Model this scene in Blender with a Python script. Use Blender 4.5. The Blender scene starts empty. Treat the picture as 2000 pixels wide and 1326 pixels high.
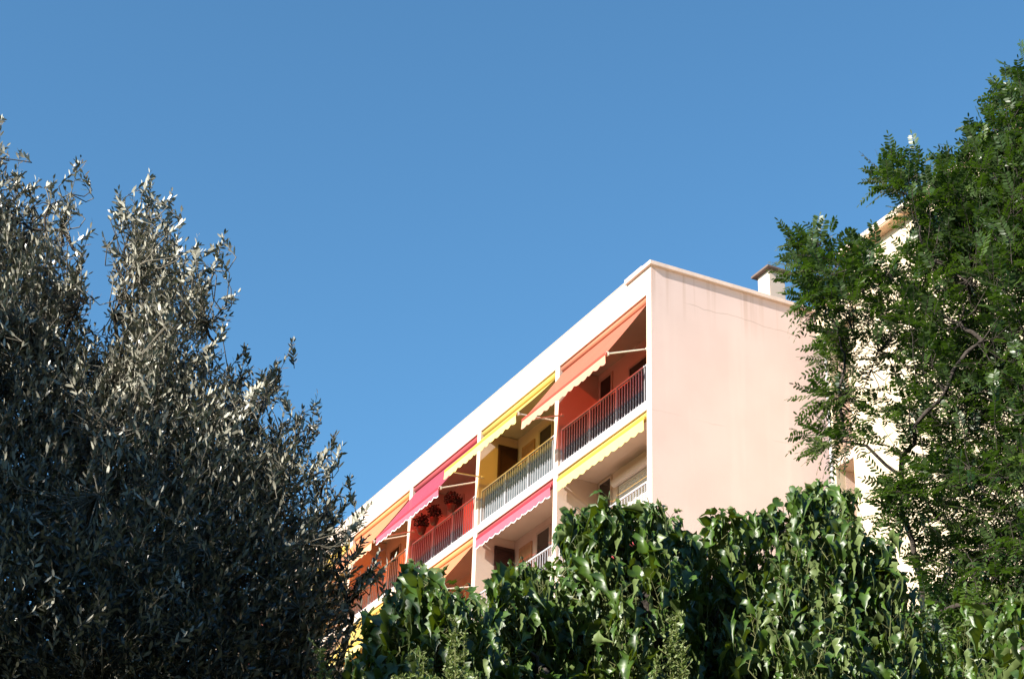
import bpy, bmesh, math, random
import numpy as np
from mathutils import Vector, Matrix
R = math.radians
random.seed(7); rng = np.random.default_rng(11)
S = bpy.context.scene
COL = S.collection

# ------------------------------------------------------------------ camera
CAM = np.array([0, 0, 1.6]); FPX = 3609.28; PITCH = 0.487282; ROLL = 0.0339904
fw_ = np.array([0, math.cos(PITCH), math.sin(PITCH)])
r0 = np.array([1., 0, 0]); u0 = np.cross(r0, fw_)
cr, sr = math.cos(ROLL), math.sin(ROLL)
rt_ = cr*r0 + sr*u0; up_ = -sr*r0 + cr*u0
cd = bpy.data.cameras.new('camera'); cam = bpy.data.objects.new('camera', cd); COL.objects.link(cam)
M = Matrix(((rt_[0], up_[0], -fw_[0], 0), (rt_[1], up_[1], -fw_[1], 0), (rt_[2], up_[2], -fw_[2], 1.6), (0, 0, 0, 1)))
cam.matrix_world = M
cd.sensor_width = 36; cd.lens = FPX/2000*36; cd.clip_start = .1; cd.clip_end = 3000
S.camera = cam

# ------------------------------------------------------------------ sun, sky, exposure
# facade frame: U runs along the balcony front away from the corner, V runs into the building
C0 = np.array([2.97053, 36.03801]); Z0 = 19.318
U2 = np.array([-0.44270677, 0.89666645]); V2 = np.array([0.89666645, 0.44270677])
sd = -V2*1.0 - U2*0.21
SUN_EL = R(27); sd = sd/np.linalg.norm(sd)
SUN_AZ = math.atan2(sd[0], sd[1])
sv = Vector((sd[0]*math.cos(SUN_EL), sd[1]*math.cos(SUN_EL), math.sin(SUN_EL)))
W_ = bpy.data.worlds.new('World'); S.world = W_; W_.use_nodes = True
nt = W_.node_tree; bg = nt.nodes['Background']
sky = nt.nodes.new('ShaderNodeTexSky'); sky.sky_type = 'NISHITA'; sky.sun_disc = False
sky.sun_elevation = SUN_EL; sky.sun_rotation = SUN_AZ; sky.altitude = 200
sky.air_density = 1.0; sky.dust_density = 0.3; sky.ozone_density = 1.5
tint = nt.nodes.new('ShaderNodeMix'); tint.data_type = 'RGBA'; tint.blend_type = 'MULTIPLY'; tint.inputs[0].default_value = 1
tint.inputs[7].default_value = (.65, 1.09, 1.25, 1)
nt.links.new(sky.outputs[0], tint.inputs[6]); nt.links.new(tint.outputs[2], bg.inputs[0]); bg.inputs[1].default_value = 0.074
ld = bpy.data.lights.new('sun', 'SUN'); ld.energy = 5.0; ld.angle = R(.5); ld.color = (1, .93, .82)
so = bpy.data.objects.new('sun', ld); COL.objects.link(so); so.location = (-30, -20, 40)
so.rotation_euler = (-sv).to_track_quat('-Z', 'Y').to_euler()
S.view_settings.view_transform = 'Standard'; S.view_settings.look = 'None'
S.view_settings.exposure = 1.27; S.view_settings.gamma = 1
cy = S.cycles
cy.max_bounces = 8; cy.diffuse_bounces = 4; cy.glossy_bounces = 2; cy.transmission_bounces = 4; cy.transparent_max_bounces = 6
cy.use_denoising = True; cy.use_adaptive_sampling = False; cy.sample_clamp_indirect = 1.2

# ------------------------------------------------------------------ helpers
def tag(o, label=None, cat=None, group=None, kind=None):
    if label: o['label'] = label
    if cat: o['category'] = cat
    if group: o['group'] = group
    if kind: o['kind'] = kind
    return o
def empty(name, loc=(0, 0, 0), rz=0):
    o = bpy.data.objects.new(name, None); COL.objects.link(o); o.location = loc; o.rotation_euler = (0, 0, rz)
    o.empty_display_size = .3
    return o
def link(name, me, mat, parent=None):
    if isinstance(mat, (list, tuple)):
        for m in mat: me.materials.append(m)
    elif mat: me.materials.append(mat)
    o = bpy.data.objects.new(name, me); COL.objects.link(o)
    if parent: o.parent = parent
    return o
class MB:
    "collects boxes, tubes and lathes into one mesh"
    def __init__(s): s.bm = bmesh.new()
    def box(s, a, b, bev=0):
        x0, x1 = sorted((a[0], b[0])); y0, y1 = sorted((a[1], b[1])); z0, z1 = sorted((a[2], b[2]))
        v = [s.bm.verts.new(p) for p in ((x0,y0,z0),(x1,y0,z0),(x1,y1,z0),(x0,y1,z0),(x0,y0,z1),(x1,y0,z1),(x1,y1,z1),(x0,y1,z1))]
        fs = [s.bm.faces.new([v[i] for i in f]) for f in ((0,3,2,1),(4,5,6,7),(0,1,5,4),(1,2,6,5),(2,3,7,6),(3,0,4,7))]
        if bev:
            es = list({e for f in fs for e in f.edges})
            bmesh.ops.bevel(s.bm, geom=es, offset=bev, segments=1, affect='EDGES')
        return s
    def sbox(s, s0, s1, t0, t1, z0, z1, bev=0):       # facade coordinates: s along, t in, z up
        return s.box((-s0, t0, z0), (-s1, t1, z1), bev)
    def tube(s, pts, rad, n=8):
        pts = [Vector(p) for p in pts]; rings = []
        for i, p in enumerate(pts):
            d = (pts[min(i+1, len(pts)-1)] - pts[max(i-1, 0)]).normalized()
            a = d.cross(Vector((0, 0, 1)));
            if a.length < .05: a = d.cross(Vector((1, 0, 0)))
            a.normalize(); b = d.cross(a)
            r = rad[i] if isinstance(rad, (list, tuple)) else rad
            rings.append([s.bm.verts.new(p + (a*math.cos(2*math.pi*k/n) + b*math.sin(2*math.pi*k/n))*r) for k in range(n)])
        for q, w in zip(rings, rings[1:]):
            for k in range(n): s.bm.faces.new((q[k], q[(k+1) % n], w[(k+1) % n], w[k]))
        s.bm.faces.new(rings[0][::-1]); s.bm.faces.new(rings[-1])
        return s
    def grid(s, P):
        rows = [[s.bm.verts.new(p) for p in row] for row in P]
        for a, b in zip(rows, rows[1:]):
            for i in range(len(a)-1): s.bm.faces.new((a[i], a[i+1], b[i+1], b[i]))
        return s
    def build(s, name, mat, parent=None, smooth=False):
        bmesh.ops.recalc_face_normals(s.bm, faces=s.bm.faces)
        me = bpy.data.meshes.new(name); s.bm.to_mesh(me); s.bm.free()
        if smooth:
            for p in me.polygons: p.use_smooth = True
        return link(name, me, mat, parent)

def mat(name, col, rough=.8, var=0, vscale=3, bump=0, bscale=60, transl=0, spec=.5, col2=None, metal=0, tcol=None):
    m = bpy.data.materials.new(name); m.use_nodes = True; n = m.node_tree; L = n.links
    p = n.nodes['Principled BSDF']; out = n.nodes['Material Output']
    p.inputs['Roughness'].default_value = rough; p.inputs['Specular IOR Level'].default_value = spec
    p.inputs['Metallic'].default_value = metal
    p.inputs['Base Color'].default_value = (*col, 1)
    src = None
    if var or bump:
        tc = n.nodes.new('ShaderNodeTexCoord')
    if var:
        nz = n.nodes.new('ShaderNodeTexNoise'); nz.inputs['Scale'].default_value = vscale; nz.inputs['Detail'].default_value = 5
        L.new(tc.outputs['Object'], nz.inputs['Vector'])
        mr = n.nodes.new('ShaderNodeMapRange'); mr.inputs[1].default_value = .3; mr.inputs[2].default_value = .7
        L.new(nz.outputs['Fac'], mr.inputs[0])
        mx = n.nodes.new('ShaderNodeMix'); mx.data_type = 'RGBA'
        c2 = col2 or tuple(c*(1-var) for c in col)
        mx.inputs[6].default_value = (*col, 1); mx.inputs[7].default_value = (*c2, 1)
        L.new(mr.outputs[0], mx.inputs[0]); L.new(mx.outputs[2], p.inputs['Base Color']); src = mx.outputs[2]
    if bump:
        nb = n.nodes.new('ShaderNodeTexNoise'); nb.inputs['Scale'].default_value = bscale; nb.inputs['Detail'].default_value = 4
        L.new(tc.outputs['Object'], nb.inputs['Vector'])
        bp = n.nodes.new('ShaderNodeBump'); bp.inputs['Strength'].default_value = bump; bp.inputs['Distance'].default_value = .02
        L.new(nb.outputs['Fac'], bp.inputs['Height']); L.new(bp.outputs[0], p.inputs['Normal'])
    if transl:
        t = n.nodes.new('ShaderNodeBsdfTranslucent'); t.inputs[0].default_value = (*(tcol or col), 1)
        ms = n.nodes.new('ShaderNodeMixShader'); ms.inputs[0].default_value = transl
        L.new(p.outputs[0], ms.inputs[1]); L.new(t.outputs[0], ms.inputs[2]); L.new(ms.outputs[0], out.inputs[0])
    return m

def leaf_mat(name, top, top2, under, transl, tcol, rough=.38, spec=.5, vs=9):
    "leaf: clump and leaf colour variation, paler underside, light passing through"
    m = bpy.data.materials.new(name); m.use_nodes = True; n = m.node_tree; L = n.links
    p = n.nodes['Principled BSDF']; out = n.nodes['Material Output']
    p.inputs['Roughness'].default_value = rough; p.inputs['Specular IOR Level'].default_value = spec
    tc = n.nodes.new('ShaderNodeTexCoord'); nz = n.nodes.new('ShaderNodeTexNoise'); nz.inputs['Scale'].default_value = vs; nz.inputs['Detail'].default_value = 3
    L.new(tc.outputs['Object'], nz.inputs['Vector'])
    mr = n.nodes.new('ShaderNodeMapRange'); mr.inputs[1].default_value = .35; mr.inputs[2].default_value = .65; L.new(nz.outputs['Fac'], mr.inputs[0])
    mx = n.nodes.new('ShaderNodeMix'); mx.data_type = 'RGBA'; mx.inputs[6].default_value = (*top, 1); mx.inputs[7].default_value = (*top2, 1)
    L.new(mr.outputs[0], mx.inputs[0])
    g = n.nodes.new('ShaderNodeNewGeometry'); mu = n.nodes.new('ShaderNodeMix'); mu.data_type = 'RGBA'
    mu.inputs[7].default_value = (*under, 1); L.new(g.outputs['Backfacing'], mu.inputs[0]); L.new(mx.outputs[2], mu.inputs[6])
    L.new(mu.outputs[2], p.inputs['Base Color'])
    t = n.nodes.new('ShaderNodeBsdfTranslucent'); t.inputs[0].default_value = (*tcol, 1)
    ms = n.nodes.new('ShaderNodeMixShader'); ms.inputs[0].default_value = transl
    L.new(p.outputs[0], ms.inputs[1]); L.new(t.outputs[0], ms.inputs[2]); L.new(ms.outputs[0], out.inputs[0])
    return m

def end_wall_mat():
    "pink render: mottling, vertical run marks below the coping, fine cracks along the floor lines"
    m = bpy.data.materials.new('pink_render'); m.use_nodes = True; n = m.node_tree; L = n.links
    p = n.nodes['Principled BSDF']; p.inputs['Roughness'].default_value = .9; p.inputs['Specular IOR Level'].default_value = .15
    tc = n.nodes.new('ShaderNodeTexCoord'); sx = n.nodes.new('ShaderNodeSeparateXYZ'); L.new(tc.outputs['Object'], sx.inputs[0])
    def noise(scale, sc=(1, 1, 1), det=5):
        mp = n.nodes.new('ShaderNodeMapping'); mp.inputs['Scale'].default_value = sc; L.new(tc.outputs['Object'], mp.inputs[0])
        z = n.nodes.new('ShaderNodeTexNoise'); z.inputs['Scale'].default_value = scale; z.inputs['Detail'].default_value = det
        L.new(mp.outputs[0], z.inputs['Vector']); return z.outputs['Fac']
    def rng_(x, a, b, c=0, d=1):
        r = n.nodes.new('ShaderNodeMapRange'); r.inputs[1].default_value = a; r.inputs[2].default_value = b; r.inputs[3].default_value = c; r.inputs[4].default_value = d
        L.new(x, r.inputs[0]); return r.outputs[0]
    def ma(op, a, b=None):
        q = n.nodes.new('ShaderNodeMath'); q.operation = op
        for i, v in enumerate((a, b)):
            if v is None: continue
            if isinstance(v, (int, float)): q.inputs[i].default_value = v
            else: L.new(v, q.inputs[i])
        return q.outputs[0]
    def mix(f, a, b):
        q = n.nodes.new('ShaderNodeMix'); q.data_type = 'RGBA'
        for i, v in ((0, f), (6, a), (7, b)):
            if isinstance(v, tuple): q.inputs[i].default_value = (*v, 1)
            elif isinstance(v, (int, float)): q.inputs[i].default_value = v
            else: L.new(v, q.inputs[i])
        return q.outputs[2]
    c = mix(rng_(noise(.9, det=6), .35, .65), (.66, .505, .475), (.625, .475, .445))
    c = mix(rng_(noise(1.0, (2.2, 2.2, .16), 4),   .52, .72, 0, .3), c, (.72, .60, .56))
    # run marks: strong just below the coping and fading down the wall
    zf = rng_(sx.outputs['Z'], Z0+2.0, Z0+3.25, 0, 1)
    st = rng_(noise(1.0, (5, 5, .12), 3), .55, .72)
    c = mix(ma('MULTIPLY', ma('MULTIPLY', st, zf), .6), c, (.40, .25, .17))
    # cracks on the slab lines
    wob = ma('MULTIPLY', ma('SUBTRACT', noise(1.5, det=8), .5), .22)
    for zz, k in ((2.56, .38), (-.27, .22), (-2.95, .25)):
        d = ma('ABSOLUTE', ma('SUBTRACT', ma('SUBTRACT', sx.outputs['Z'], Z0+zz), wob))
        line = rng_(d, .004, .016, k, 0)
        pres = rng_(noise(.7, det=2), .42, .58)
        c = mix(ma('MULTIPLY', line, pres), c, (.26, .17, .13))
    L.new(c, p.inputs['Base Color'])
    bp = n.nodes.new('ShaderNodeBump'); bp.inputs['Strength'].default_value = .2; bp.inputs['Distance'].default_value = .02
    L.new(noise(45, det=4), bp.inputs['Height']); L.new(bp.outputs[0], p.inputs['Normal'])
    return m

PI = math.pi
M_WHITE = mat('pale_render', (.64, .50, .41), .85, .08, 2.0, .2, 60, col2=(.60, .455, .365))
M_PINK = end_wall_mat()
M_INNER = mat('inner_render', (.72, .55, .46), .9, .1, 2, .15, 50)
M_SOFF = mat('soffit_paint', (.62, .58, .46), .9, .1, 3, .15, 50)
M_COPE = mat('coping_stone', (.70, .54, .47), .8, .15, 5, .15, 40)
M_CREAM = mat('cream_render', (.62, .50, .35), .85, .06, 1.5, .2, 50)
M_EAVE = mat('eave_boards', (.62, .42, .28), .8, .12, 6, .1, 30)
M_METAL = mat('railing_paint', (.44, .42, .44), .45, .06, 10)
M_ROOF = mat('roof_felt', (.12, .11, .10), .95, .2, 3, .3, 40)
M_CAP = mat('chimney_cap', (.16, .11, .09), .9, .2, 8)
M_GLASS = mat('dark_glass', (.015, .012, .012), .12, spec=.6)
M_FRAME = mat('window_frame', (.55, .42, .34), .6, .05, 8)
M_SHUT = mat('brown_shutter', (.045, .014, .010), .55, .3, 6)
M_WOOD = mat('light_wood', (.50, .27, .14), .6, .2, 9)
M_ROLL = mat('roller_slats', (.62, .53, .48), .6, .06, 9)
M_GROUND = mat('garden_ground', (.11, .09, .055), .95, .35, .6, .5, 12, col2=(.06, .08, .025))
M_BARK = mat('bark', (.055, .042, .034), .95, .4, 12, .8, 40)
M_TWIG = mat('olive_twig', (.20, .18, .14), .9, .3, 14)
M_GTWIG = mat('green_twig', (.16, .17, .06), .8, .3, 14)
def fabric(name, c, tc, tr=.42):
    "open weave: part reflects, part lets tinted light straight through"
    m = mat(name, c, .95, .07, 1.6, .06, 120, transl=.08, spec=.08, tcol=tc); n = m.node_tree; L = n.links
    out = n.nodes['Material Output']; old = out.inputs[0].links[0].from_socket
    t = n.nodes.new('ShaderNodeBsdfTransparent'); t.inputs[0].default_value = (*tc, 1)
    ms = n.nodes.new('ShaderNodeMixShader'); ms.inputs[0].default_value = tr
    L.new(old, ms.inputs[1]); L.new(t.outputs[0], ms.inputs[2]); L.new(ms.outputs[0], out.inputs[0])
    return m
FAB = {'orange': fabric('orange_canvas', (.60, .215, .14), (.80, .055, .018)),
       'yellow': fabric('yellow_canvas', (.72, .55, .17), (1, .60, .06)),
       'pink': fabric('magenta_canvas', (.46, .095, .15), (.85, .05, .03)),
       'amber': fabric('amber_canvas', (.74, .33, .17), (.95, .17, .02))}
VAL = {'orange': fabric('orange_valance', (.70, .35, .24), (.9, .3, .1), .1), 'yellow': fabric('yellow_valance', (.80, .64, .24), (.9, .7, .2), .1),
       'pink': fabric('magenta_valance', (.54, .13, .18), (.9, .1, .1), .1), 'amber': fabric('amber_valance', (.74, .44, .27), (.9, .4, .1), .1)}
PNT = {k: mat(k+'_bar', c, .5) for k, c in {'orange': (.45, .05, .02), 'yellow': (.62, .36, .03), 'pink': (.36, .02, .03), 'amber': (.5, .12, .03)}.items()}
ROLLM = {'orange': mat('orange_roll', (.50, .16, .085), .9), 'yellow': mat('yellow_roll', (.55, .37, .08), .9), 'pink': mat('magenta_roll', (.36, .05, .055), .9), 'amber': mat('amber_roll', (.62, .25, .09), .9)}
M_HEM = mat('white_hem', (.8, .75, .72), .9)
M_ARM = mat('awning_arm', (.78, .70, .58), .4)

# ------------------------------------------------------------------ ground
g = MB(); g.grid([[(-600+i*60, -600+j*60, 0) for i in range(21)] for j in range(21)])
tag(g.build('ground', M_GROUND), kind='structure')

# ------------------------------------------------------------------ apartment building
W, FW, NB, H = 4.27105, .206, 7, 2.8
SM = NB*W; D = 1.08; TW = 4.67; RZ = math.atan2(-U2[1], -U2[0])
def bl(s, t, z=0):                       # facade coordinates -> world
    p = C0 + s*U2 + t*V2
    return (p[0], p[1], z)
bld = empty('apartment_building', (C0[0], C0[1], 0), RZ)
tag(bld, 'pink and white apartment block with rows of balconies under coloured awnings', 'building')
m = MB()
for k in range(1, NB+1):                 # fins between the balconies
    m.sbox(k*W-FW, k*W, 0, D-.003, 0, Z0+2.62)
m.sbox(.003-FW+.0, .0, 0, D-.003, 0, Z0+2.62)
m.sbox(-FW+.003, SM, 0, .20, Z0+2.63, Z0+3.385)         # fascia / parapet
m.build('facade', M_WHITE, bld)
m = MB(); m.sbox(0, SM, .2, D+.3, Z0+2.64, Z0+2.9); m.build('top_ceiling', M_SOFF, bld)
for fl in range(0, 7):                   # balcony floors, one slab a storey
    z = Z0-H*fl
    m = MB()
    for k in range(NB): m.sbox(k*W+.002, (k+1)*W-FW-.002, .004, D-.002, z-.216, z-.02)
    m.build('balcony_slab', M_WHITE, bld)
m = MB(); m.sbox(0, SM, D, D+.2, 0, Z0+2.64); m.build('back_wall', M_INNER, bld)
m = MB(); m.sbox(-FW, -FW+.002, 0.001, 4.458, 0, Z0+3.27)
m.sbox(-FW+.001, 0, D+.001, 4.459, 0, Z0+3.27); m.sbox(-FW, 0, 4.459, TW-.002, 0, Z0+2.6); m.build('end_wall', M_PINK, bld)
m = MB(); m.sbox(.21, SM, .2, 10, Z0+2.95, Z0+3.05); m.sbox(0, SM, 9.8, 10, 0, Z0+3.3); m.sbox(SM, SM+.2, 0, 10, 0, Z0+3.38)
roof = m.build('roof', M_ROOF, bld)
m = MB(); m.sbox(.62, 1.10, 3.8, 4.25, Z0+3.05, Z0+4.70, .005); ch = m.build('chimney', M_WHITE, roof)
m = MB(); m.sbox(.50, 1.22, 3.68, 4.37, Z0+4.70, Z0+4.76, .008); m.build('chimney_cap', M_CAP, roof)
m = MB()
m.sbox(-FW-.085, -FW+.30, -.07, 4.40, Z0+3.275, Z0+3.375, .006)
m.sbox(-FW+.301, .86, -.07, .26, Z0+3.277, Z0+3.405, .006)
m.sbox(.861, SM, -.012, .26, Z0+3.387, Z0+3.40)
m.build('coping', M_COPE, bld)

def railing_mesh():
    m = MB(); a, b = .10, W-FW-.05
    m.sbox(a, b, .055, .10, .91, .945)                     # hand rail
    m.sbox(a, b, .06, .095, .035, .065)                    # bottom rail
    n = 32
    for i in range(n+1):
        s = a + (b-a)*i/n
        w = .021 if i in (0, 11, 21, n) else .0075
        m.sbox(s-w, s+w, .078-w, .078+w, -.018 if w > .02 else .065, .91)
    m.bm.normal_update(); me = bpy.data.meshes.new('railing'); m.bm.to_mesh(me); m.bm.free(); me.materials.append(M_METAL)
    return me
RAIL = railing_mesh()
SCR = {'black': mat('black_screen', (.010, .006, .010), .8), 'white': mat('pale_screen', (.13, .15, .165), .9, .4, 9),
       'wine': mat('wine_screen', (.10, .012, .010), .9)}
def inbay(k, fl, name, mt, s0, s1, t0, t1, z0, z1, parent=None, bev=0):
    m = MB(); z = Z0-H*fl; m.sbox(k*W+s0, k*W+s1, t0, t1, z+z0, z+z1, bev)
    return m.build(name, mt, parent or bld)
def window(k, fl, s0, s1, z0, z1):
    z = Z0-H*fl; m = MB(); f = .055; a, b = k*W+s0, k*W+s1
    m.sbox(a, a+f, D-.035, D-.002, z+z0, z+z1); m.sbox(b-f, b, D-.035, D-.002, z+z0, z+z1)
    m.sbox(a+f, b-f, D-.034, D-.002, z+z1-f, z+z1); m.sbox(a+f, b-f, D-.034, D-.002, z+z0, z+z0+f)
    w = m.build('window', M_FRAME, bld)
    m = MB(); m.sbox(a+f, b-f, D-.014, D-.003, z+z0+f, z+z1-f); m.build('pane', M_GLASS, w)
def shutter(k, fl, s0, s1, t0, t1, z0, z1, mt):
    "louvred leaf: frame with sloping slats"
    z = Z0-H*fl; m = MB(); along = abs(s1-s0) > abs(t1-t0); a, b = (s0, s1) if along else (t0, t1)
    f = .06
    def bx(p, q, c0, c1, zz0, zz1):
        if along: m.sbox(k*W+p, k*W+q, t0+c0, t0+c1, zz0, zz1)
        else: m.sbox(k*W+s0+c0, k*W+s0+c1, p, q, zz0, zz1)
    bx(a, a+f, 0, .04, z+z0, z+z1); bx(b-f, b, 0, .04, z+z0, z+z1)
    for q0, q1 in ((z0, z0+.08), (z1-.08, z1), ((z0+z1)/2-.04, (z0+z1)/2+.04)): bx(a+f, b-f, 0.001, .039, z+q0, z+q1)
    q = z0+.09
    while q < z1-.1:
        bx(a+f, b-f, .010, .030, z+q, z+q+.032); q += .045
    bx(a+f, b-f, .018, .022, z+z0, z+z1)
    m.build('shutter', mt, bld)
SPAN = W-FW
for fl in range(0, 5):
    for k in range(NB):
        o = bpy.data.objects.new('railing', RAIL); COL.objects.link(o); o.parent = bld; o.location = (-k*W, 0, Z0-H*fl)
        if k == 0 and fl == 0:
            inbay(k, fl, 'screen', SCR['black'], .16, SPAN-.14, .115, .12, .07, .90)
            window(k, fl, 3.36, 3.98, .05, 2.46); window(k, fl, .7, 2.6, .05, 2.2)
        elif k == 0:
            window(k, fl, 3.36, 4.0, .05, 2.55)
            m = MB(); zz = Z0-H*fl; a, b = 1.50, 3.12
            m.tube([(-a, D-.10, zz+2.215), (-b, D-.10, zz+2.215)], .10, 14); m.sbox(a, b, D-.10, D-.004, zz+2.215, zz+2.315)
            bx = m.build('shutter_box', M_ROLL, bld)
            m = MB(); q = 0.05
            while q < 2.12:
                m.sbox(1.62, 3.0, D-.045, D-.02, zz+q, zz+q+.048, .006); q += .052
            m.build('roller_shutter', M_ROLL, bld)
            for s in (1.54, 3.02):
                m = MB(); m.sbox(s, s+.06, D-.06, D-.003, zz+.05, zz+2.11); m.build('shutter_guide', M_FRAME, bld)
        else:
            if k == 1: shutter(k, fl, SPAN-.055, SPAN-.005, .50, 1.05, .04, 2.34, M_SHUT)
            if k in (1, 4): shutter(k, fl, 3.07, 3.74, D-.045, D-.005, .04, 2.26, M_WOOD); window(k, fl, 2.10, 2.84, .04, 2.38)
            else: window(k, fl, 2.95, 3.72, .04, 2.25); window(k, fl, .9, 2.1, .04, 2.25)
            if k == 1 and fl == 0: inbay(k, fl, 'screen', SCR['white'], .16, SPAN-.14, .115, .12, .07, .90)
            if k == 2 and fl == 0: inbay(k, fl, 'screen', SCR['wine'], .9, SPAN-.14, .115, .12, .07, .90)

# ------------------------------------------------------------------ awnings
def awning(k, fl, col, out, drop, val, label, hem=False, open_=True):
    zs = Z0+2.63 if fl == 0 else Z0-H*(fl-1)-.216
    x, y, _ = bl(k*W, 0)
    a = tag(empty('awning', (x, y, zs), RZ), label, 'awning', 'awnings over the balconies')
    s0, s1 = .045, SPAN-.045
    F, P = FAB[col], PNT[col]
    m = MB(); m.tube([(-s0, .095, -.092), (-s1, .095, -.092)], .082, 20); m.build('fabric_roll', ROLLM[col], a, True)
    bt, bz = -out, -drop
    n = 40; rows = []
    for j in range(9):
        v = j/8; row = []
        for i in range(n+1):
            s = s0+.03+(s1-s0-.06)*i/n
            sag = -.018*math.sin(PI*v)*(1+.5*math.sin(9*i/n+k)) if open_ else 0
            t0_, z0_ = .075, -.170
            row.append((-s, t0_+(bt-t0_)*v, z0_+(bz-z0_)*v+sag))
        rows.append(row)
    MBf = MB(); MBf.grid(rows); MBf.build('fabric', F, a, True)
    m = MB(); m.sbox(s0, s1, bt-.03, bt+.022, bz-.060, bz+.018, .008); m.build('front_bar', P, a)
    n = 260; top = []; bot = []; hemr = []
    for i in range(n+1):
        s = s0+.02+(s1-s0-.04)*i/n; w = .010*math.sin(s*7.3+k)+.006*math.sin(s*17)
        zb = bz-.055-val-.045*abs(math.sin(PI*s/.29))
        top.append((-s, bt-.029, bz-.061)); bot.append((-s, bt-.029+w, zb)); hemr.append((-s, bt-.029+w*.9, zb+.022))
    MB().grid([top, hemr, bot]).build('valance', VAL[col], a)
    if hem:
        h0 = [(p[0], p[1]-.003, p[2]+.002) for p in bot]; h1 = [(p[0], p[1]-.003, p[2]+.004) for p in hemr]
        MB().grid([h1, h0]).build('hem', M_HEM, a)
    if open_:
        pz = -1.33
        for s in (s0+.03, s1-.03):
            m = MB(); e = (-s, bt+.03, bz-.01); q = (-s, .05, pz)
            m.tube([e, q], .018, 8); m.tube([(-s, .03, pz), (-s, .09, pz)], .035, 8); m.sbox(s-.03, s+.03, bt+.0, bt+.06, bz-.05, bz+.03)
            m.build('arm', M_ARM, a)
    return a
awning(0, 0, 'orange', .98, 1.70, .17, 'salmon orange awning let out over the corner balcony of the top floor')
awning(1, 0, 'yellow', .98, 1.38, .17, 'yellow awning let out over the top balcony with the white railing screen')
awning(2, 0, 'pink', .98, 1.71, .17, 'magenta awning with white scalloped hem over the hanging flower baskets', hem=True)
awning(3, 0, 'amber', .98, 1.71, .17, 'orange awning on the top floor left of the magenta one')
awning(4, 0, 'yellow', .98, 1.60, .17, 'awning on the top floor half hidden behind the olive tree')
awning(5, 0, 'orange', .98, 1.60, .17, 'awning furthest along the top floor hidden behind the olive tree')
awning(0, 1, 'yellow', .02, .17, .22, 'rolled up yellow awning with hanging valance above the white roller shutter', open_=False)
awning(1, 1, 'pink', .02, .17, .22, 'rolled up pink awning with white wavy hem below the yellow one', hem=True, open_=False)
awning(2, 1, 'amber', .98, 1.60, .17, 'orange awning let out below the balcony with flower baskets')
awning(3, 1, 'yellow', .98, 1.60, .17, 'yellow awning seen in a small gap between olive and mulberry leaves')
awning(0, 2, 'pink', .98, 1.60, .17, 'red pink awning low on the corner mostly behind mulberry leaves', hem=True)
awning(3, 2, 'amber', .98, 1.60, .17, 'orange awning of the third floor down behind the low left mulberry')


# ------------------------------------------------------------------ cream wing and eave
cw = empty('cream_building', (C0[0], C0[1], 0), RZ)
tag(cw, 'cream sunlit building wing with overhanging eave behind the locust tree', 'building')
m = MB(); TW = 4.67
m.sbox(-FW-.002, -.40, TW, TW+.25, 0, Z0+2.6)                # pilaster in the corner
m.sbox(-1.06, -26, TW, TW+.25, 0, Z0+2.6)
m.sbox(-FW-.002, -26, TW+.95, TW+1.1, 0, Z0+2.6)
m.sbox(-FW-.002, -1.5, 4.462, TW+.25, Z0+2.602, Z0+3.29)
m.sbox(-1.502, -26, TW, TW+.25, Z0+2.6, Z0+4.20)
m.build('wall', M_CREAM, cw)
m = MB(); m.sbox(-FW-.003, -1.5, 4.40, 4.9, Z0+3.291, Z0+3.375, .006); m.build('coping', M_COPE, cw)
m = MB(); m.sbox(-.402, -.406, TW+.25, TW+.95, 0, Z0+2.6); m.sbox(-1.056, -1.06, TW+.25, TW+.95, 0, Z0+2.6); m.build('recess', M_INNER, cw)
for fl in range(0, 7):
    z = Z0-H*fl-.59
    m = MB(); m.sbox(-.402, -1.058, TW-.02, TW+.9, z-.10, z+.10); m.build('slot_sill', M_WHITE, cw)
m = MB(); m.sbox(-.25, -.33, TW-.05, TW-.004, 0, Z0+2.58, .01); m.build('downpipe', M_METAL, cw)
m = MB(); m.sbox(-1.35, -26, 4.36, 8, Z0+4.235, Z0+4.375, .006); ev = m.build('eave', M_WHITE, cw)
m = MB(); m.sbox(-1.37, -26, 4.385, TW+.1, Z0+4.204, Z0+4.232); m.sbox(-1.36, -26, 4.40, 4.43, Z0+4.190, Z0+4.203); m.build('eave_boards', M_EAVE, cw)

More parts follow.
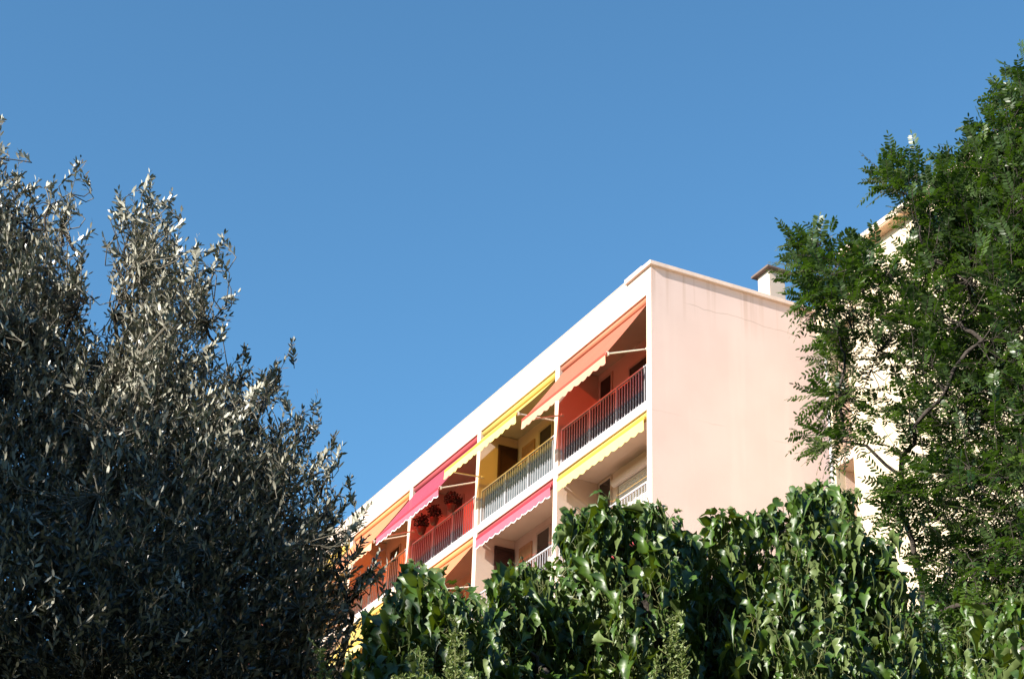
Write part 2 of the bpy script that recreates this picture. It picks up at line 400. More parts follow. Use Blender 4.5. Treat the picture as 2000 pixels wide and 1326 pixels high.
# ------------------------------------------------------------------ numpy foliage tools
def at(px, py, Y):
    "a point at ground distance Y on the line of sight through photo pixel px, py"
    px = np.asarray(px, float); py = np.asarray(py, float); Y = np.asarray(Y, float)
    d = fw_[None]+rt_[None]*((px-1000)/FPX).reshape(-1, 1)+up_[None]*((663-py)/FPX).reshape(-1, 1)
    return CAM+d*(Y.reshape(-1, 1)/d[:, 1:2])
def nrm(v): return v/np.maximum(np.linalg.norm(v, axis=-1, keepdims=True), 1e-9)
class Acc:
    def __init__(s): s.v = []; s.f = {}; s.n = 0
    def add(s, V, F):
        "V (k,n,3) vertices of k copies; F faces (list of index tuples) of one copy"
        k, n, _ = V.shape; base = s.n+np.arange(k)[:, None]*n
        for fc in F: s.f.setdefault(len(fc), []).append((base+np.array(fc)[None]).reshape(-1, len(fc)))
        s.v.append(V.reshape(-1, 3)); s.n += k*n
    def stamp(s, T, F, x, nz, pos, scale):
        x = nrm(x); z = nrm(nz-np.sum(nz*x, -1, keepdims=True)*x); y = np.cross(z, x)
        A = np.stack([x, y, z], 1)*np.asarray(scale).reshape(-1, 1, 1)
        s.add(np.einsum('nj,kjc->knc', T, A)+pos[:, None], F)
    def tubes(s, P, r, n=3):
        "P (k,m,3) polylines, r (k,m) radii"
        k, m_, _ = P.shape; d = nrm(np.gradient(P, axis=1)); ref = np.tile(np.array([.31, .17, .93]), (k, m_, 1))
        a = nrm(np.cross(d, ref)); b = np.cross(d, a)
        th = np.arange(n)*2*PI/n
        V = P[:, :, None]+r[:, :, None, None]*(a[:, :, None]*np.cos(th)[:, None]+b[:, :, None]*np.sin(th)[:, None])
        F = [(i*n+j, i*n+(j+1) % n, (i+1)*n+(j+1) % n, (i+1)*n+j) for i in range(m_-1) for j in range(n)]
        s.add(V.reshape(k, m_*n, 3), F)
    def build(s, name, mt, parent, smooth=False):
        v = np.concatenate(s.v); me = bpy.data.meshes.new(name); me.vertices.add(len(v)); me.vertices.foreach_set('co', v.astype(np.float32).ravel())
        li = []; ls = []; st = 0
        for q, arrs in s.f.items():
            a = np.concatenate(arrs); li.append(a.ravel()); ls.append(st+np.arange(len(a))*q); st += a.size
        li = np.concatenate(li); ls = np.concatenate(ls)
        me.loops.add(len(li)); me.loops.foreach_set('vertex_index', li.astype(np.int32)); me.polygons.add(len(ls)); me.polygons.foreach_set('loop_start', ls.astype(np.int32))
        me.update(calc_edges=True)
        if smooth: me.polygons.foreach_set('use_smooth', np.ones(len(ls), bool))
        return link(name, me, mt, parent)
def in_poly(P, q):
    x, y = q[:, 0], q[:, 1]; ins = np.zeros(len(q), bool); dm = np.full(len(q), 1e9)
    for (x0, y0), (x1, y1) in zip(P, np.roll(P, -1, 0)):
        c = ((y0 > y) != (y1 > y)) & (x < (x1-x0)*(y-y0)/(y1-y0+1e-9)+x0); ins ^= c
        dx, dy = x1-x0, y1-y0; t = np.clip(((x-x0)*dx+(y-y0)*dy)/(dx*dx+dy*dy+1e-9), 0, 1)
        dm = np.minimum(dm, np.hypot(x-x0-t*dx, y-y0-t*dy))
    return ins, dm
def fill(poly, n, Yc, hmax, slope=1.0, sparse=(), hmin=.12, inset=0, rim=0):
    "n random points through the crown volume whose outline is poly; thin at the rim, thick inside"
    P = np.array(poly, float); lo, hi = P.min(0), P.max(0); out = []; tot = 0
    while tot < n:
        q = lo+(hi-lo)*rng.random((n*2, 2)); ins, dm = in_poly(P, q); keep = ins & (dm > inset) & (rng.random(len(q)) < np.clip(dm/rim, .3, 1) if rim else True)
        for (cx, cy_, rx, ry, pr) in sparse:
            keep &= ~((((q[:, 0]-cx)/rx)**2+((q[:, 1]-cy_)/ry)**2 < 1) & (rng.random(len(q)) < pr))
        q, dm = q[keep], dm[keep]; ppm = FPX/(Yc/math.cos(R(29)))
        h = np.minimum(hmax, hmin+slope*dm/ppm); out.append(at(q[:, 0], q[:, 1], Yc+h*rng.uniform(-1, 1, len(q)))); tot += len(q)
    return np.concatenate(out)[:n]
def spire_shoots(sp, per, Yc, L):
    "shoots along upright leader tips given as (tipx, tipy, basex, basey, width)"
    B, Dr, LL = [], [], []
    for i, (tx, ty, bx, by, w) in enumerate(sp):
        Y = Yc+rng.uniform(-.35, .35); T = at(tx, ty, Y)[0]; Bs = at(bx, by, Y)[0]; ax = T-Bs; ln = np.linalg.norm(ax); ax = ax/ln
        wm = w/FPX*Yc*1.14; k = max(4, int(per*ln*wm*.7/.02))
        l0 = min(L, ln*.8); B.append((T-ax*l0)[None]); Dr.append(ax[None]); LL.append(np.array([l0]))
        t = rng.random(k)**.8*.95; rad = wm*.5*t
        e = nrm(rng.normal(size=(k, 3))*[1, .8, .35]); d = nrm(ax+e*.85)
        l = L*rng.uniform(.55, .9, k); l = np.minimum(l, ln*.25+t*ln)
        Bp = T-ax*(t*ln)[:, None]-d*l[:, None]+ax*(l*.15)[:, None]+e*rad[:, None]*.75
        B.append(Bp); Dr.append(d); LL.append(l)
    return np.concatenate(B), np.concatenate(Dr), np.concatenate(LL)
def skeleton(acc, root, trunk_top, nodes, r0_, k=3, n=6, rmin=.0025, up=.15):
    "limbs: every node joins the nearest node nearer the trunk; thickness follows what it carries"
    pts = np.vstack([trunk_top[None], nodes]); d0 = np.linalg.norm(pts-trunk_top, axis=1); order = np.argsort(d0); pts = pts[order]; d0 = d0[order]
    par = [-1]
    for i in range(1, len(pts)):
        dd = np.linalg.norm(pts[:i]-pts[i], axis=1)+.35*d0[:i]; par.append(int(np.argmin(dd)))
    cnt = np.ones(len(pts))
    for i in range(len(pts)-1, 0, -1): cnt[par[i]] += cnt[i]
    rad = np.maximum(rmin, r0_*(cnt/cnt[0])**.52)
    P = []; Rr = []
    for i in range(1, len(pts)):
        a, b = pts[par[i]], pts[i]; m1 = a*.66+b*.34+rng.normal(size=3)*.06*np.linalg.norm(b-a)+[0, 0, up*.12*np.linalg.norm(b-a)]; m2 = a*.33+b*.67+rng.normal(size=3)*.06*np.linalg.norm(b-a)
        ra = min(rad[par[i]], rad[i]*1.25); P.append([a, m1, m2, b]); Rr.append([ra, (ra+rad[i])/2, rad[i], rad[i]*.85])
    acc.tubes(np.array(P), np.array(Rr), n)
    m1 = root*.6+trunk_top*.4+[.05, .03, 0]
    acc.tubes(np.array([[root, m1, root*.3+trunk_top*.7, trunk_top]]), np.array([[r0_*1.5, r0_*1.15, r0_*1.05, r0_]]), 12)
    return pts
def stems(acc, nodes, B, Dr, L, r=.0028, r1=.001, droop=None, join=True):
    tt = np.linspace(0, 1, 4)
    P = B[:, None]+Dr[:, None]*(L[:, None]*tt)[..., None]
    if droop is not None: P += droop[:, None]*(tt**2)[None, :, None]
    acc.tubes(P, np.tile(np.linspace(r, r1, 4), (len(B), 1)), 3)
    if join:
        near = np.empty_like(B)
        for i in range(0, len(B), 1500):
            dd = np.linalg.norm(B[i:i+1500, None]-nodes[None], axis=2); near[i:i+1500] = nodes[np.argmin(dd, 1)]
        mid = (near+B)/2-Dr*.04+rng.normal(size=B.shape)*.015
        ok = np.linalg.norm(near-B, axis=1) < .4
        acc.tubes(np.stack([near, mid, B], 1)[ok], np.tile([r*1.5, r*1.25, r], (ok.sum(), 1)), 3)

# leaf shapes, along +x, width y, upper face +z
LANCE = np.array([(0, 0, 0), (.28, .135, .02), (.28, -.135, .02), (.68, .14, .0), (.68, -.14, .0), (1, 0, -.05)])
LANCE_F = [(0, 2, 1), (1, 2, 4, 3), (3, 4, 5)]
OVAL = np.array([(0, 0, 0), (.25, .16, .0), (.25, -.16, .0), (.75, .16, 0), (.75, -.16, 0), (1, 0, -.03)]); OVAL_F = LANCE_F
def lobed(fold, droop, seed, deep=1.0, cut=False):
    "palmate, pointed lobes; folded along the midrib and arching down"
    r = random.Random(seed)
    o = [(0, .02), (-.11, .13), (-.09, .26), (.02, .32), (.14, .41), (.20, .33), (.27, .27), (.30, .19), (.40, .25), (.51, .30), (.66, .35), (.66, .27), (.72, .22), (.78, .18), (.88, .13), (.99, .06), (1.19, 0)]
    if cut: o = [(0, .02), (-.11, .13), (-.06, .25), (.03, .28), (.14, .44), (.19, .30), (.27, .24), (.30, .15), (.40, .22), (.50, .24), (.69, .36), (.64, .22), (.70, .16), (.74, .11), (.86, .11), (.96, .05), (1.19, 0)]
    o = [(x+r.uniform(-.03, .03), y*(1 if i not in (7, 13) else deep)+r.uniform(-.03, .03)*(y > .03)) for i, (x, y) in enumerate(o)]
    mid = [(0, 0), (.12, 0), (.27, 0), (.45, 0), (.66, 0), (.88, 0), (1.15, 0)]
    def z(x, y): return fold*abs(y)-droop*max(0, x)**2*.55-.35*droop*y*y+.02*math.sin(14*x+seed)
    V = [(x, 0, z(x, 0)) for x, _ in mid]; F = []
    near = [0, 0, 1, 1, 1, 2, 2, 2, 3, 3, 3, 4, 4, 4, 5, 5, 6]
    for sg in (1, -1):
        base = len(V); V += [(x, sg*y, z(x, y)) for x, y in o]
        for i in range(len(o)-1):
            a, b = near[i], near[i+1]; p, q = base+i, base+i+1
            if i == len(o)-2: t = (a, p, q)
            elif a == b: t = (a, p, q)
            else: t = (a, p, q, b)
            F.append(t if sg < 0 else t[::-1])
    return np.array(V)*[1.12, .92, 1], F
LOBED = [lobed(.5, .8, 11, .7, True), lobed(.9, 1.2, 12, .7, True), lobed(1.3, 1.6, 13, .8, True), lobed(.3, 1.0, 14, .6, True), lobed(.6, 1.2, 1), lobed(1.0, 1.5, 2, .8), lobed(.45, .9, 3, .6), lobed(1.4, 1.8, 4, .8), lobed(.8, .7, 5, .6), lobed(2.0, 1.2, 6, .7)]

M_OLIVE = leaf_mat('olive_leaf', (.011, .015, .006), (.024, .028, .012), (.43, .42, .345), .03, (.14, .18, .05), .30, .6)
M_MULB = leaf_mat('mulberry_leaf', (.017, .042, .005), (.056, .112, .010), (.12, .165, .055), .09, (.26, .38, .012), .42, .5, 15)
M_ROBI = leaf_mat('locust_leaf', (.012, .034, .009), (.06, .10, .014), (.04, .07, .02), .18, (.14, .28, .015), .38, .4, 4)
M_TAMA = leaf_mat('fine_leaf', (.12, .17, .05), (.17, .22, .07), (.20, .24, .10), .2, (.25, .35, .06), .5, .3)

def olive_leaves(acc, B, Dr, L, size=.047):
    k = len(B); e = nrm(np.cross(Dr, rng.normal(size=(k, 3)))); f = np.cross(Dr, e); npair = 8
    for j in range(npair):
        tt = .12+.88*j/(npair-1); a = j*PI/2+rng.normal(size=k)*.25
        pos = B+Dr*(L*tt)[:, None]
        for sg in (0, PI):
            keep = rng.random(k) < .93
            side = e*np.cos(a+sg)[:, None]+f*np.sin(a+sg)[:, None]
            op = rng.normal(.72, .2, k) if j < npair-1 else rng.normal(.35, .12, k)
            x = Dr*np.cos(op)[:, None]+side*np.sin(op)[:, None]+rng.normal(size=(k, 3))*.10
            nz = Dr*np.sin(op)[:, None]-side*np.cos(op)[:, None]+rng.normal(size=(k, 3))*.35
            sc = size*rng.uniform(.75, 1.15, k)*(1 if j < 6 else .8)
            acc.stamp(LANCE, LANCE_F, x[keep], nz[keep], pos[keep], sc[keep])
def mulberry_leaves(acc, tw, B, Dr, L, droop, size=.095, per=9):
    k = len(B)
    for j in range(per):
        tt = .12+.88*j/(per-1); a = j*2.4+rng.uniform(0, 6.28, k)*.25+np.arange(k)
        pos = B+Dr*(L*tt)[:, None]+droop*tt*tt
        out = nrm(np.stack([np.cos(a), np.sin(a), np.zeros(k)], 1)+rng.normal(size=(k, 3))*.2)
        pl = (.045 if j < per-1 else .025)*rng.uniform(.7, 1.4, k)
        pd = nrm(out+Dr*.6+[0, 0, .15]); pe = pos+pd*pl[:, None]; tw.tubes(np.stack([pos, pe], 1), np.full((k, 2), .0013), 3)
        sc = size*rng.uniform(.45, 1.2, k)*(1-.5*max(0, tt-.72)/.28)
        dn = rng.normal(1.25, .6, k)-(.5 if tt > .9 else 0)
        x = nrm(out-np.array([0, 0, 1])*dn[:, None]+rng.normal(size=(k, 3))*.3)
        nz = nrm(np.array([0, 0, 1])+out*dn[:, None]*.9+rng.normal(size=(k, 3))*.5)
        var = rng.integers(0, len(LOBED), k)
        for q, (T, F) in enumerate(LOBED):
            s_ = var == q
            if s_.any(): acc.stamp(T, F, x[s_], nz[s_], pe[s_], sc[s_])
def pinnate_leaves(acc, tw, B, Dr, L, size=.215, per=5, leaflet=.038, pairs=9):
    k = len(B)
    for j in range(per):
        tt = .1+.9*j/(per-1); a = j*2.4+np.arange(k)*1.3+rng.normal(size=k)*.3
        e = nrm(np.cross(Dr, np.array([.1, .2, 1.]))); f = np.cross(Dr, e)
        side = e*np.cos(a)[:, None]+f*np.sin(a)[:, None]; op = .95 if j < per-1 else .3
        rd = nrm(Dr*math.cos(op)+side*math.sin(op)+rng.normal(size=(k, 3))*.15)
        pos = B+Dr*(L*tt)[:, None]; ln = size*rng.uniform(.7, 1.1, k)*(1 if j < per-1 else .8)
        lnz = nrm(np.array([0, 0, 1.])+Dr*.4+rng.normal(size=(k, 3))*.3); lnz = nrm(lnz-np.sum(lnz*rd, 1, keepdims=True)*rd); wd = np.cross(lnz, rd)
        bend = np.array([0, 0, -1.])*rng.uniform(-.05, .35, k)[:, None]*ln[:, None]
        tq = np.linspace(0, 1, 4); tw.tubes(pos[:, None]+rd[:, None]*(ln[:, None]*tq)[..., None]+bend[:, None]*(tq**2)[None, :, None], np.full((k, 4), .0011), 3)
        for i in range(pairs):
            u = .16+.84*i/(pairs-1); p = pos+rd*(ln*u)[:, None]+bend*u*u; dirr = nrm(rd+bend*2*u/ln[:, None])
            for sg in ((-1, 1) if i < pairs-1 else (0,)):
                x = dirr*(.45 if sg else 1)+wd*sg+rng.normal(size=(k, 3))*.12-lnz*.1
                sc = leaflet*rng.uniform(.8, 1.1, k)*(.75+.5*math.sin(PI*min(1, u*.9)))
                acc.stamp(OVAL, OVAL_F, x, lnz+rng.normal(size=(k, 3))*.16, p, sc)
def shoot_dirs(P, centre, up=.8, outw=.6, jit=.45):
    d = nrm(P-centre)*outw+np.array([0, 0, up])+rng.normal(size=P.shape)*jit
    return nrm(d)

# ------------------------------------------------------------------ olive tree
def tree_root(name, x, y, label, cat, group=None): return tag(empty(name, (x, y, 0)), label, cat, group)
def build_tree(name, rootxy, top, label, cat, leaf, bark, twigm, B, Dr, L, nodes, r0_, leaves, twr=.0028, droop=None, group=None, tophint=None):
    rt = tree_root(name, rootxy[0], rootxy[1], label, cat, group); off = np.array([rootxy[0], rootxy[1], 0.])
    tr = Acc(); pts = skeleton(tr, np.array([0, 0, -.1]), top-off, nodes-off, r0_); tr.build('trunk', bark, rt, True)
    tw = Acc(); stems(tw, pts, B-off, Dr, L, twr, .001, droop)
    lf = Acc(); leaves(lf, tw, B-off, Dr, L)
    tw.build('twigs', twigm, rt); lf.build('foliage', leaf, rt)
    return rt
YO = 8.6
OL = [(-430,330),(-300,230),(-160,250),(-60,300),(-20,330),(15,360),(60,410),(130,430),(160,490),(172,560),(190,640),(212,600),(222,500),(245,440),(290,410),(330,450),(342,505),(380,530),(425,540),(415,590),(425,620),(400,690),(470,730),(535,760),(540,815),(585,850),(622,900),(635,960),(655,1015),(672,1070),(690,1130),(700,1200),(695,1326),(660,1480),(500,1620),(-100,1650),(-430,1500)]
OS = [(3,236,-10,380,80),(38,300,25,420,70),(70,352,60,450,70),(105,350,90,450,70),(157,308,120,450,75),(180,435,140,560,60),(232,372,240,500,70),(262,385,265,500,60),(292,338,290,520,100),(335,375,315,520,80),(354,415,335,560,70),(385,465,370,600,70),(438,458,395,600,80),(464,572,400,640,60),(203,465,245,570,35),(440,640,400,700,50),(478,682,465,790,60),(574,668,515,790,60),(540,705,500,820,60),(520,720,480,800,60),(620,768,590,900,60),(560,775,540,880,70),(590,800,570,900,60),(656,850,610,930,50),(668,872,630,950,50),(684,935,635,1000,50),(692,965,650,1020,30),(728,980,680,1045,30),(700,1005,660,1060,50),(715,1050,670,1110,40),(742,1078,700,1150,35),(770,1090,700,1160,35),(730,1110,680,1180,40)]
P = fill(OL, 13500, YO, 1.35, 1.1, [(190,650,22,55,.7),(110,690,22,18,.7),(160,740,28,18,.5),(470,770,20,15,.5)], .12, 12, 110)
cen = at(150, 1500, YO+.2)[0]
Dr = shoot_dirs(P, cen, .75, .8, .6); L = rng.uniform(.16, .30, len(P))
B = P-Dr*(L*.6)[:, None]
b2, d2, l2 = spire_shoots([(a, b, c, d, w*1.25) for a, b, c, d, w in OS], 3.2, YO, .28)
nodes = fill(OL, 230, YO, .9, 1.0); nodes = np.vstack([nodes, np.array([at(s[2], s[3], YO)[0] for s in OS]), np.array([at((s[0]+s[2])/2, (s[1]+s[3])/2, YO)[0] for s in OS])])
build_tree('olive_tree', (-1.9, YO+.3), at(40, 1700, YO+.3)[0], 'grey-green olive tree with narrow silvery leaves filling the left side', 'tree', M_OLIVE, M_BARK, M_TWIG,
           np.vstack([B, b2]), np.vstack([Dr, d2]), np.concatenate([L, l2]), nodes, .05, lambda a, t, B, D_, L_: olive_leaves(a, B, D_, L_))

# ------------------------------------------------------------------ unseen evergreen added left of the view to shade the lower olive
hx, hy = -7.6, 4.4
M_EVER = leaf_mat('evergreen_leaf', (.018, .035, .012), (.03, .05, .015), (.03, .045, .02), .05, (.08, .15, .02), .5, .3, 3)
rt = ever = tag(empty('added_shade_tree', (hx, hy, 0)), 'broad dark evergreen tree out of view at left, added to shade the lower olive tree', 'tree')
k = 15000; c = nrm(rng.normal(size=(k, 3)))*(rng.random((k, 1))**.3)*np.array([3.2, 3.2, 3.6])+np.array([0, 0, 5.15])
lf = Acc(); lf.stamp(OVAL*[1, 1.2, 1], OVAL_F, rng.normal(size=(k, 3)), rng.normal(size=(k, 3)), c, rng.uniform(.16, .28, k)); lf.build('foliage', M_EVER, rt)
tr = Acc(); nd = nrm(rng.normal(size=(60, 3)))*2.1*rng.random((60, 1))*[1, 1, 1.2]+[0, 0, 5]; skeleton(tr, np.array([0, 0, -.1]), np.array([0, 0, 2.2]), nd, .16); tr.build('trunk', M_BARK, rt, True)

for i, (x, y, sc) in enumerate([(-17, -9, 1.35), (-10.5, -8.2, 1.45), (-4, -7.5, 1.5), (2.5, -7.2, 1.55), (9, -7.6, 1.5), (15.5, -6, 1.5), (19, 0, 1.4)]):  # unseen row added to cut the skylight coming from behind the camera
    o = ever.copy(); COL.objects.link(o); o.location = (x, y, 0); o.scale = (sc*1.1, sc*1.1, sc); o.rotation_euler = (0, 0, i*1.7)
    o['label'] = 'tall dark evergreen tree of the unseen row added behind the camera to block skylight'; o['group'] = 'evergreens added behind the camera'
    for ch_ in ever.children:
        c2 = ch_.copy(); COL.objects.link(c2); c2.parent = o

# ------------------------------------------------------------------ locust tree
YR = 10.5
RB = [(2120,40),(2020,130),(1995,260),(1935,310),(1895,345),(1860,320),(1800,320),(1745,345),(1735,395),(1780,425),(1750,470),(1700,505),(1640,500),(1600,480),(1560,495),(1548,540),(1560,585),(1600,610),(1615,650),(1610,700),(1620,760),(1600,800),(1600,850),(1640,890),(1700,900),(1730,930),(1740,1000),(1730,1050),(1770,1110),(1790,1200),(1800,1400),(2300,1450),(2500,900),(2500,300)]
RS = [(1600,428,1612,560,90),(1568,440,1600,540,50),(1520,462,1600,505,40),(1530,485,1600,520,40),(1515,510,1600,540,40),(1510,545,1600,560,50),(1525,580,1600,585,40),(1560,600,1620,600,40),(1788,268,1795,400,90),(1712,312,1765,400,50),(1712,350,1780,385,40),(1740,300,1770,380,40),(1855,280,1850,380,50),(1893,282,1870,380,40),(1885,240,1985,265,50),(1905,275,1980,300,50),(1998,85,2005,220,60),(1975,125,2010,200,40),(1932,180,1995,205,40),(1960,170,2000,230,40),(1582,668,1650,690,50),(1575,700,1650,720,40),(1570,790,1640,770,40),(1555,770,1640,780,40),(1540,850,1650,850,50),(1560,885,1640,860,40),(1580,640,1640,660,40),(1690,1010,1760,1000,50),(1700,965,1770,960,50),(1650,478,1680,520,40),(1700,960,1760,930,40)]
SPR = [(1790,550,60,35,.8),(1700,600,45,35,.75),(1725,720,75,55,.85),(1800,760,70,45,.8),(1690,800,50,40,.7),(1770,880,80,50,.75),(1735,965,70,35,.85),(1655,740,30,50,.7),(1870,640,60,40,.6),(1880,860,50,60,.5),(1750,460,40,20,.7),(1650,720,70,60,.85),(1640,830,60,45,.8),(1700,660,50,30,.6),(1620,650,40,30,.7)]
RB = [(x_+(28 if x_ < 1700 and y_ > 600 else 14 if x_ < 1700 else 0), y_) for x_, y_ in RB]
P = fill(RB, 1050, YR, 1.7, .9, [(a, b, c, d, e*.8) for a, b, c, d, e in SPR], .25, 24, 60)
RS = [(a+(c-a)*.22, b+(d-b)*.22, c, d, w) for a, b, c, d, w in RS]
P = np.vstack([P, fill([(1800,345),(1900,370),(1985,310),(2300,200),(2400,1200),(1860,1180),(1830,930),(1880,780),(1850,600),(1800,480)], 800, YR+.3, 1.5, .9, (), .25), fill([(1850,340),(1935,270),(2010,170),(2200,110),(2200,500),(1850,480)], 260, YR, 1.2, .9, (), .2), fill([(1650,500),(1850,430),(1890,900),(1760,900),(1690,820),(1670,640)], 70, YR, 1., .9, SPR, .2)])
px_ = P-CAM; px_ = np.stack([1000+FPX*(px_@rt_)/(px_@fw_), 663-FPX*(px_@up_)/(px_@fw_)], 1)
P = P[((px_[:, 0]-1715)/85)**2+((px_[:, 1]-455)/50)**2 > 1]
cen = at(2050, 1000, YR)[0]; Dr = shoot_dirs(P, cen, .35, 1.1, .45); L = rng.uniform(.18, .36, len(P)); B = P-Dr*(L*.6)[:, None]
b2, d2, l2 = spire_shoots([(a+(18 if a < 1720 else 0), b, c+(18 if a < 1720 else 0), d, w) for a, b, c, d, w in RS], .34, YR, .34)
nodes = np.vstack([fill(RB, 150, YR, 1.3, .9), np.array([at(s[2], s[3], YR)[0] for s in RS])])
build_tree('locust_tree', (3.3, YR+.2), at(2060, 1500, YR)[0], 'dark green locust tree with feathery pinnate leaves at the right edge', 'tree', M_ROBI, M_BARK, M_BARK,
           np.vstack([B, b2]), np.vstack([Dr, d2]), np.concatenate([L, l2]), nodes, .034, lambda a, t, B, D_, L_: pinnate_leaves(a, t, B, D_, L_))

# ------------------------------------------------------------------ mulberry shrubs
def mulberry(poly, tips, n, Yc, rootpx, label, hmax=.95, dy=22):
    tips = [(a, b+dy-22, c, d+dy-22, w) for a, b, c, d, w in tips]
    poly = [(x_, y_+(dy if y_ < 1320 else 0)) for x_, y_ in poly]; P = fill(poly, int(n*1.9), Yc, hmax, 1.0, (), .15); cx = np.mean([p[0] for p in poly]); cen = at(cx, max(p[1] for p in poly), Yc)[0]
    Dr = shoot_dirs(P, cen, .9, .5, .3); L = rng.uniform(.20, .38, len(P)); B = P-Dr*(L*.7)[:, None]
    b2, d2, l2 = spire_shoots(tips, .10, Yc, .26)
    B = np.vstack([B, b2]); Dr = np.vstack([Dr, d2]); L = np.concatenate([L, l2])
    droop = np.zeros_like(B)
    nodes = np.vstack([fill(poly, max(20, n//9), Yc, hmax*.8), np.array([at(s[2], s[3], Yc)[0] for s in tips])])
    r = at(rootpx, 1700, Yc)[0]
    build_tree('mulberry_shrub', (r[0], r[1]), r, label, 'shrub', M_MULB, M_BARK, M_GTWIG, B, Dr, L, nodes, .05,
               lambda a, t, B, D_, L_: mulberry_leaves(a, t, B, D_, L_, np.zeros_like(B)), .0035, droop, 'mulberry shrubs along the bottom')
YM = 8.7
mulberry([(640,1500),(690,1326),(720,1200),(760,1165),(800,1120),(840,1135),(880,1145),(930,1135),(960,1190),(985,1326),(980,1560),(800,1650)],
         [(815,1062,815,1150,60),(840,1090,830,1160,50),(770,1120,790,1180,50),(905,1108,895,1190,60),(865,1125,870,1190,50),(735,1170,760,1230,50)], 150, YM-1.1, 830,
         'low mulberry at the left with lobed leaves just under the orange awnings', dy=60)
mulberry([(950,1560),(960,1326),(950,1200),(985,1130),(1010,1105),(1055,1100),(1085,1150),(1105,1200),(1120,1326),(1120,1560)],
         [(1012,1078,1010,1150,60),(1045,1085,1040,1150,50),(975,1120,985,1180,40)], 95, YM-.5, 1030,
         'mulberry mound between the balcony fins, lower than its right neighbour', dy=44)
mulberry([(1080,1600),(1085,1326),(1095,1130),(1120,1060),(1130,1015),(1160,990),(1200,975),(1240,990),(1285,1005),(1320,1035),(1340,1075),(1335,1130),(1350,1326),(1350,1600)],
         [(1185,952,1190,1020,70),(1128,992,1140,1050,60),(1235,970,1230,1030,60),(1275,975,1265,1040,60),(1312,990,1300,1060,60),(1345,1040,1320,1080,50),(1105,1020,1130,1050,40)], 190, YM-.3, 1220,
         'tall mulberry mound in front of the corner balcony and its white fin', dy=38)
mulberry([(1330,1600),(1330,1326),(1340,1120),(1375,1060),(1415,1030),(1470,1030),(1530,1010),(1575,985),(1610,965),(1645,985),(1670,1020),(1690,1080),(1740,1100),(1790,1160),(1835,1260),(1850,1400),(1860,1600)],
         [(1412,998,1415,1060,70),(1475,1010,1470,1060,50),(1530,985,1530,1040,50),(1565,955,1570,1020,60),(1605,945,1605,1010,40),(1650,960,1640,1030,60),(1725,1060,1720,1120,60)], 330, YM+.1, 1560,
         'widest mulberry mass below the blank pink end wall')
mulberry([(1880,1600),(1915,1326),(1940,1260),(1975,1200),(2040,1150),(2250,1120),(2300,1600)],
         [(1980,1165,2010,1230,60),(1945,1210,1975,1260,50)], 110, YM-1.6, 2080,
         'bright mulberry sprays cut off by the lower right corner', .6)

mulberry([(1750,1600),(1760,1240),(1800,1180),(1880,1150),(1990,1140),(2200,1130),(2200,1600)], [(1830,1150,1830,1200,50)], 260, YM+1.6, 1900,
         'shaded mulberry at the lower right behind the bright corner sprays, under the locust tree', .9)

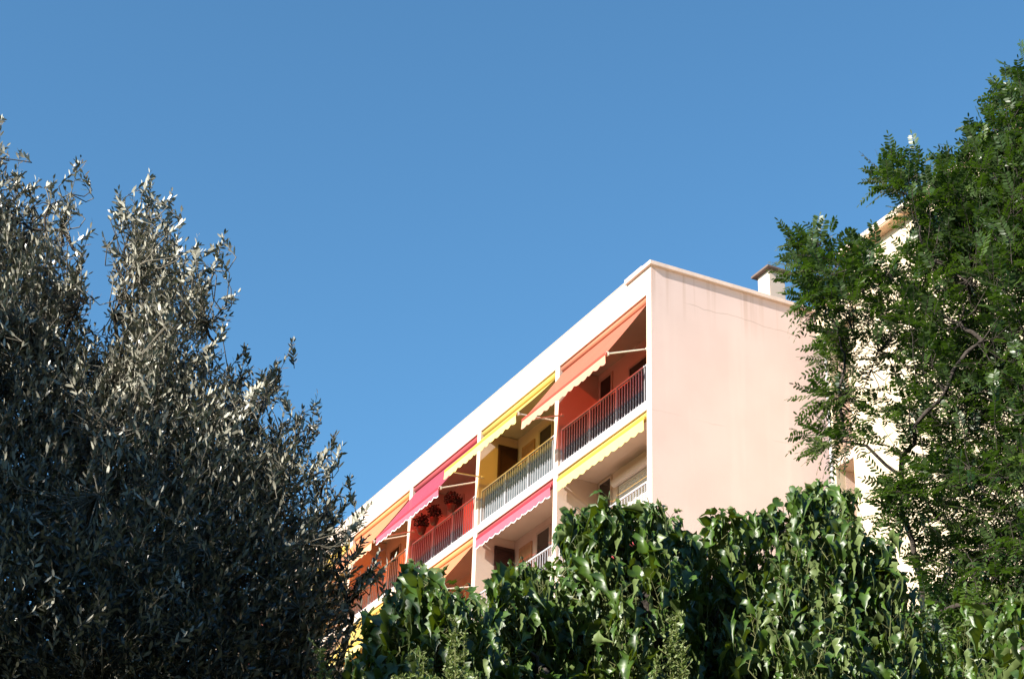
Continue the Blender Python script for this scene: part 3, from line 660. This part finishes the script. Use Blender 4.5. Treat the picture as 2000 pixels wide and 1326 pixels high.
# ------------------------------------------------------------------ fine-leaved shrubs in front
def fine_shrub(tips, Yc, label, n0):
    b, d, l, st = [], [], [], []
    r = at(np.mean([t[0] for t in tips]), 1700, Yc)[0]; off = np.array([r[0], r[1], 0])
    rt = tag(empty('fine_leaved_shrub', (r[0], r[1], 0)), label, 'shrub', 'fine-leaved shrubs at the bottom edge')
    tw, lf = Acc(), Acc()
    for (tx, ty) in tips:
        T = at(tx, ty, Yc+rng.uniform(-.15, .15))[0]-off; G = np.array([T[0]*.35, T[1]*.3, 0.]); q = np.linspace(0, 1, 14)[:, None]
        path = G*(1-q)+T*q+np.array([1, .5, 0])*(np.sin(q*9+tx)*.02)+np.array([T[0]*.4, 0, 0])*q*(1-q)
        tw.tubes(path[None], np.linspace(.012, .0016, 14)[None], 5)
        m_ = n0; u = rng.uniform(.80, 1.0, m_)**.6; u[0] = 1
        seg = u*13; i0 = np.minimum(seg.astype(int), 12); pp = path[i0]+(path[i0+1]-path[i0])*(seg-i0)[:, None]; ax = nrm(path[i0+1]-path[i0])
        side = nrm(np.cross(ax, rng.normal(size=(m_, 3)))); k = m_
        # side twigs
        isT = rng.random(k) < .16; tl = rng.uniform(.02, .06, k)
        for j in range(9):
            w = isT; p2 = pp[w]+nrm(ax[w]*.8+side[w])*(tl[w]*j/8)[:, None]
            s2 = nrm(rng.normal(size=(w.sum(), 3))); lf.stamp(LANCE*[1, 1.3, 1], LANCE_F, ax[w]*.4+s2, rng.normal(size=s2.shape), p2, rng.uniform(.012, .020, w.sum()))
        tw.tubes(np.stack([pp[isT], pp[isT]+nrm(ax[isT]*.8+side[isT])*tl[isT][:, None]], 1), np.full((isT.sum(), 2), .0012), 3)
        lf.stamp(LANCE*[1, 1.2, 1], LANCE_F, ax*.45+side, ax+rng.normal(size=(k, 3))*.4, pp, rng.uniform(.014, .026, k))
    tw.build('stems', M_GTWIG, rt); lf.build('foliage', M_TAMA, rt)
fine_shrub([(636,1268), (650,1310), (628,1330)], 6.6, 'thin sprig of tiny pale leaves standing alone at the lower left', 200)
fine_shrub([(893,1202), (905,1240), (880,1235), (838,1286), (780,1322), (805,1318), (825,1320), (850,1322), (872,1316), (900,1312), (930,1322), (760,1332), (895,1275), (790,1330), (842,1332), (884,1328), (918,1330), (945,1334), (815,1334), (868,1334)], 6.6,
           'pale fine-leaved bush with one tall sprig at the middle of the bottom edge', 170)
fine_shrub([(1320,1200), (1300,1248), (1340,1262), (1285,1290)], 6.9,
           'pale fine-leaved sprigs poking up in front of the tall mulberry', 200)

# ------------------------------------------------------------------ flower baskets on the railing
for i, (s, t, z, lab) in enumerate([(9.95, .0, 1.06, 'dark flowering basket nearest the white fin on the red lit balcony'), (11.05, .0, 1.08, 'middle one of three flower baskets on the red lit balcony'), (11.85, .0, 1.08, 'flower basket furthest left on the red lit balcony')]):
    x, y, _ = bl(s, t); a = tag(empty('flower_basket', (x, y, Z0+z-.1), RZ), lab, 'flower basket', 'flower baskets on the balcony')
    m = MB(); m.tube([(0, 0, -.02), (0, 0, .03), (0, 0, .14), (0, 0, .17)], [.07, .10, .135, .14], 14); m.build('pot', mat('pot_paint', (.10, .035, .02), .4), a, True)
    lf = Acc(); k = 420; c = nrm(rng.normal(size=(k, 3)))*(rng.random((k, 1))**.4)*np.array([.24, .20, .20])+np.array([0, 0, .34])
    lf.stamp(LANCE*[1, 2.2, 1], LANCE_F, rng.normal(size=(k, 3)), rng.normal(size=(k, 3)), c, rng.uniform(.04, .08, k)); lf.build('foliage', mat('basket_leaf', (.035, .022, .018), .7, .5, 20), a)
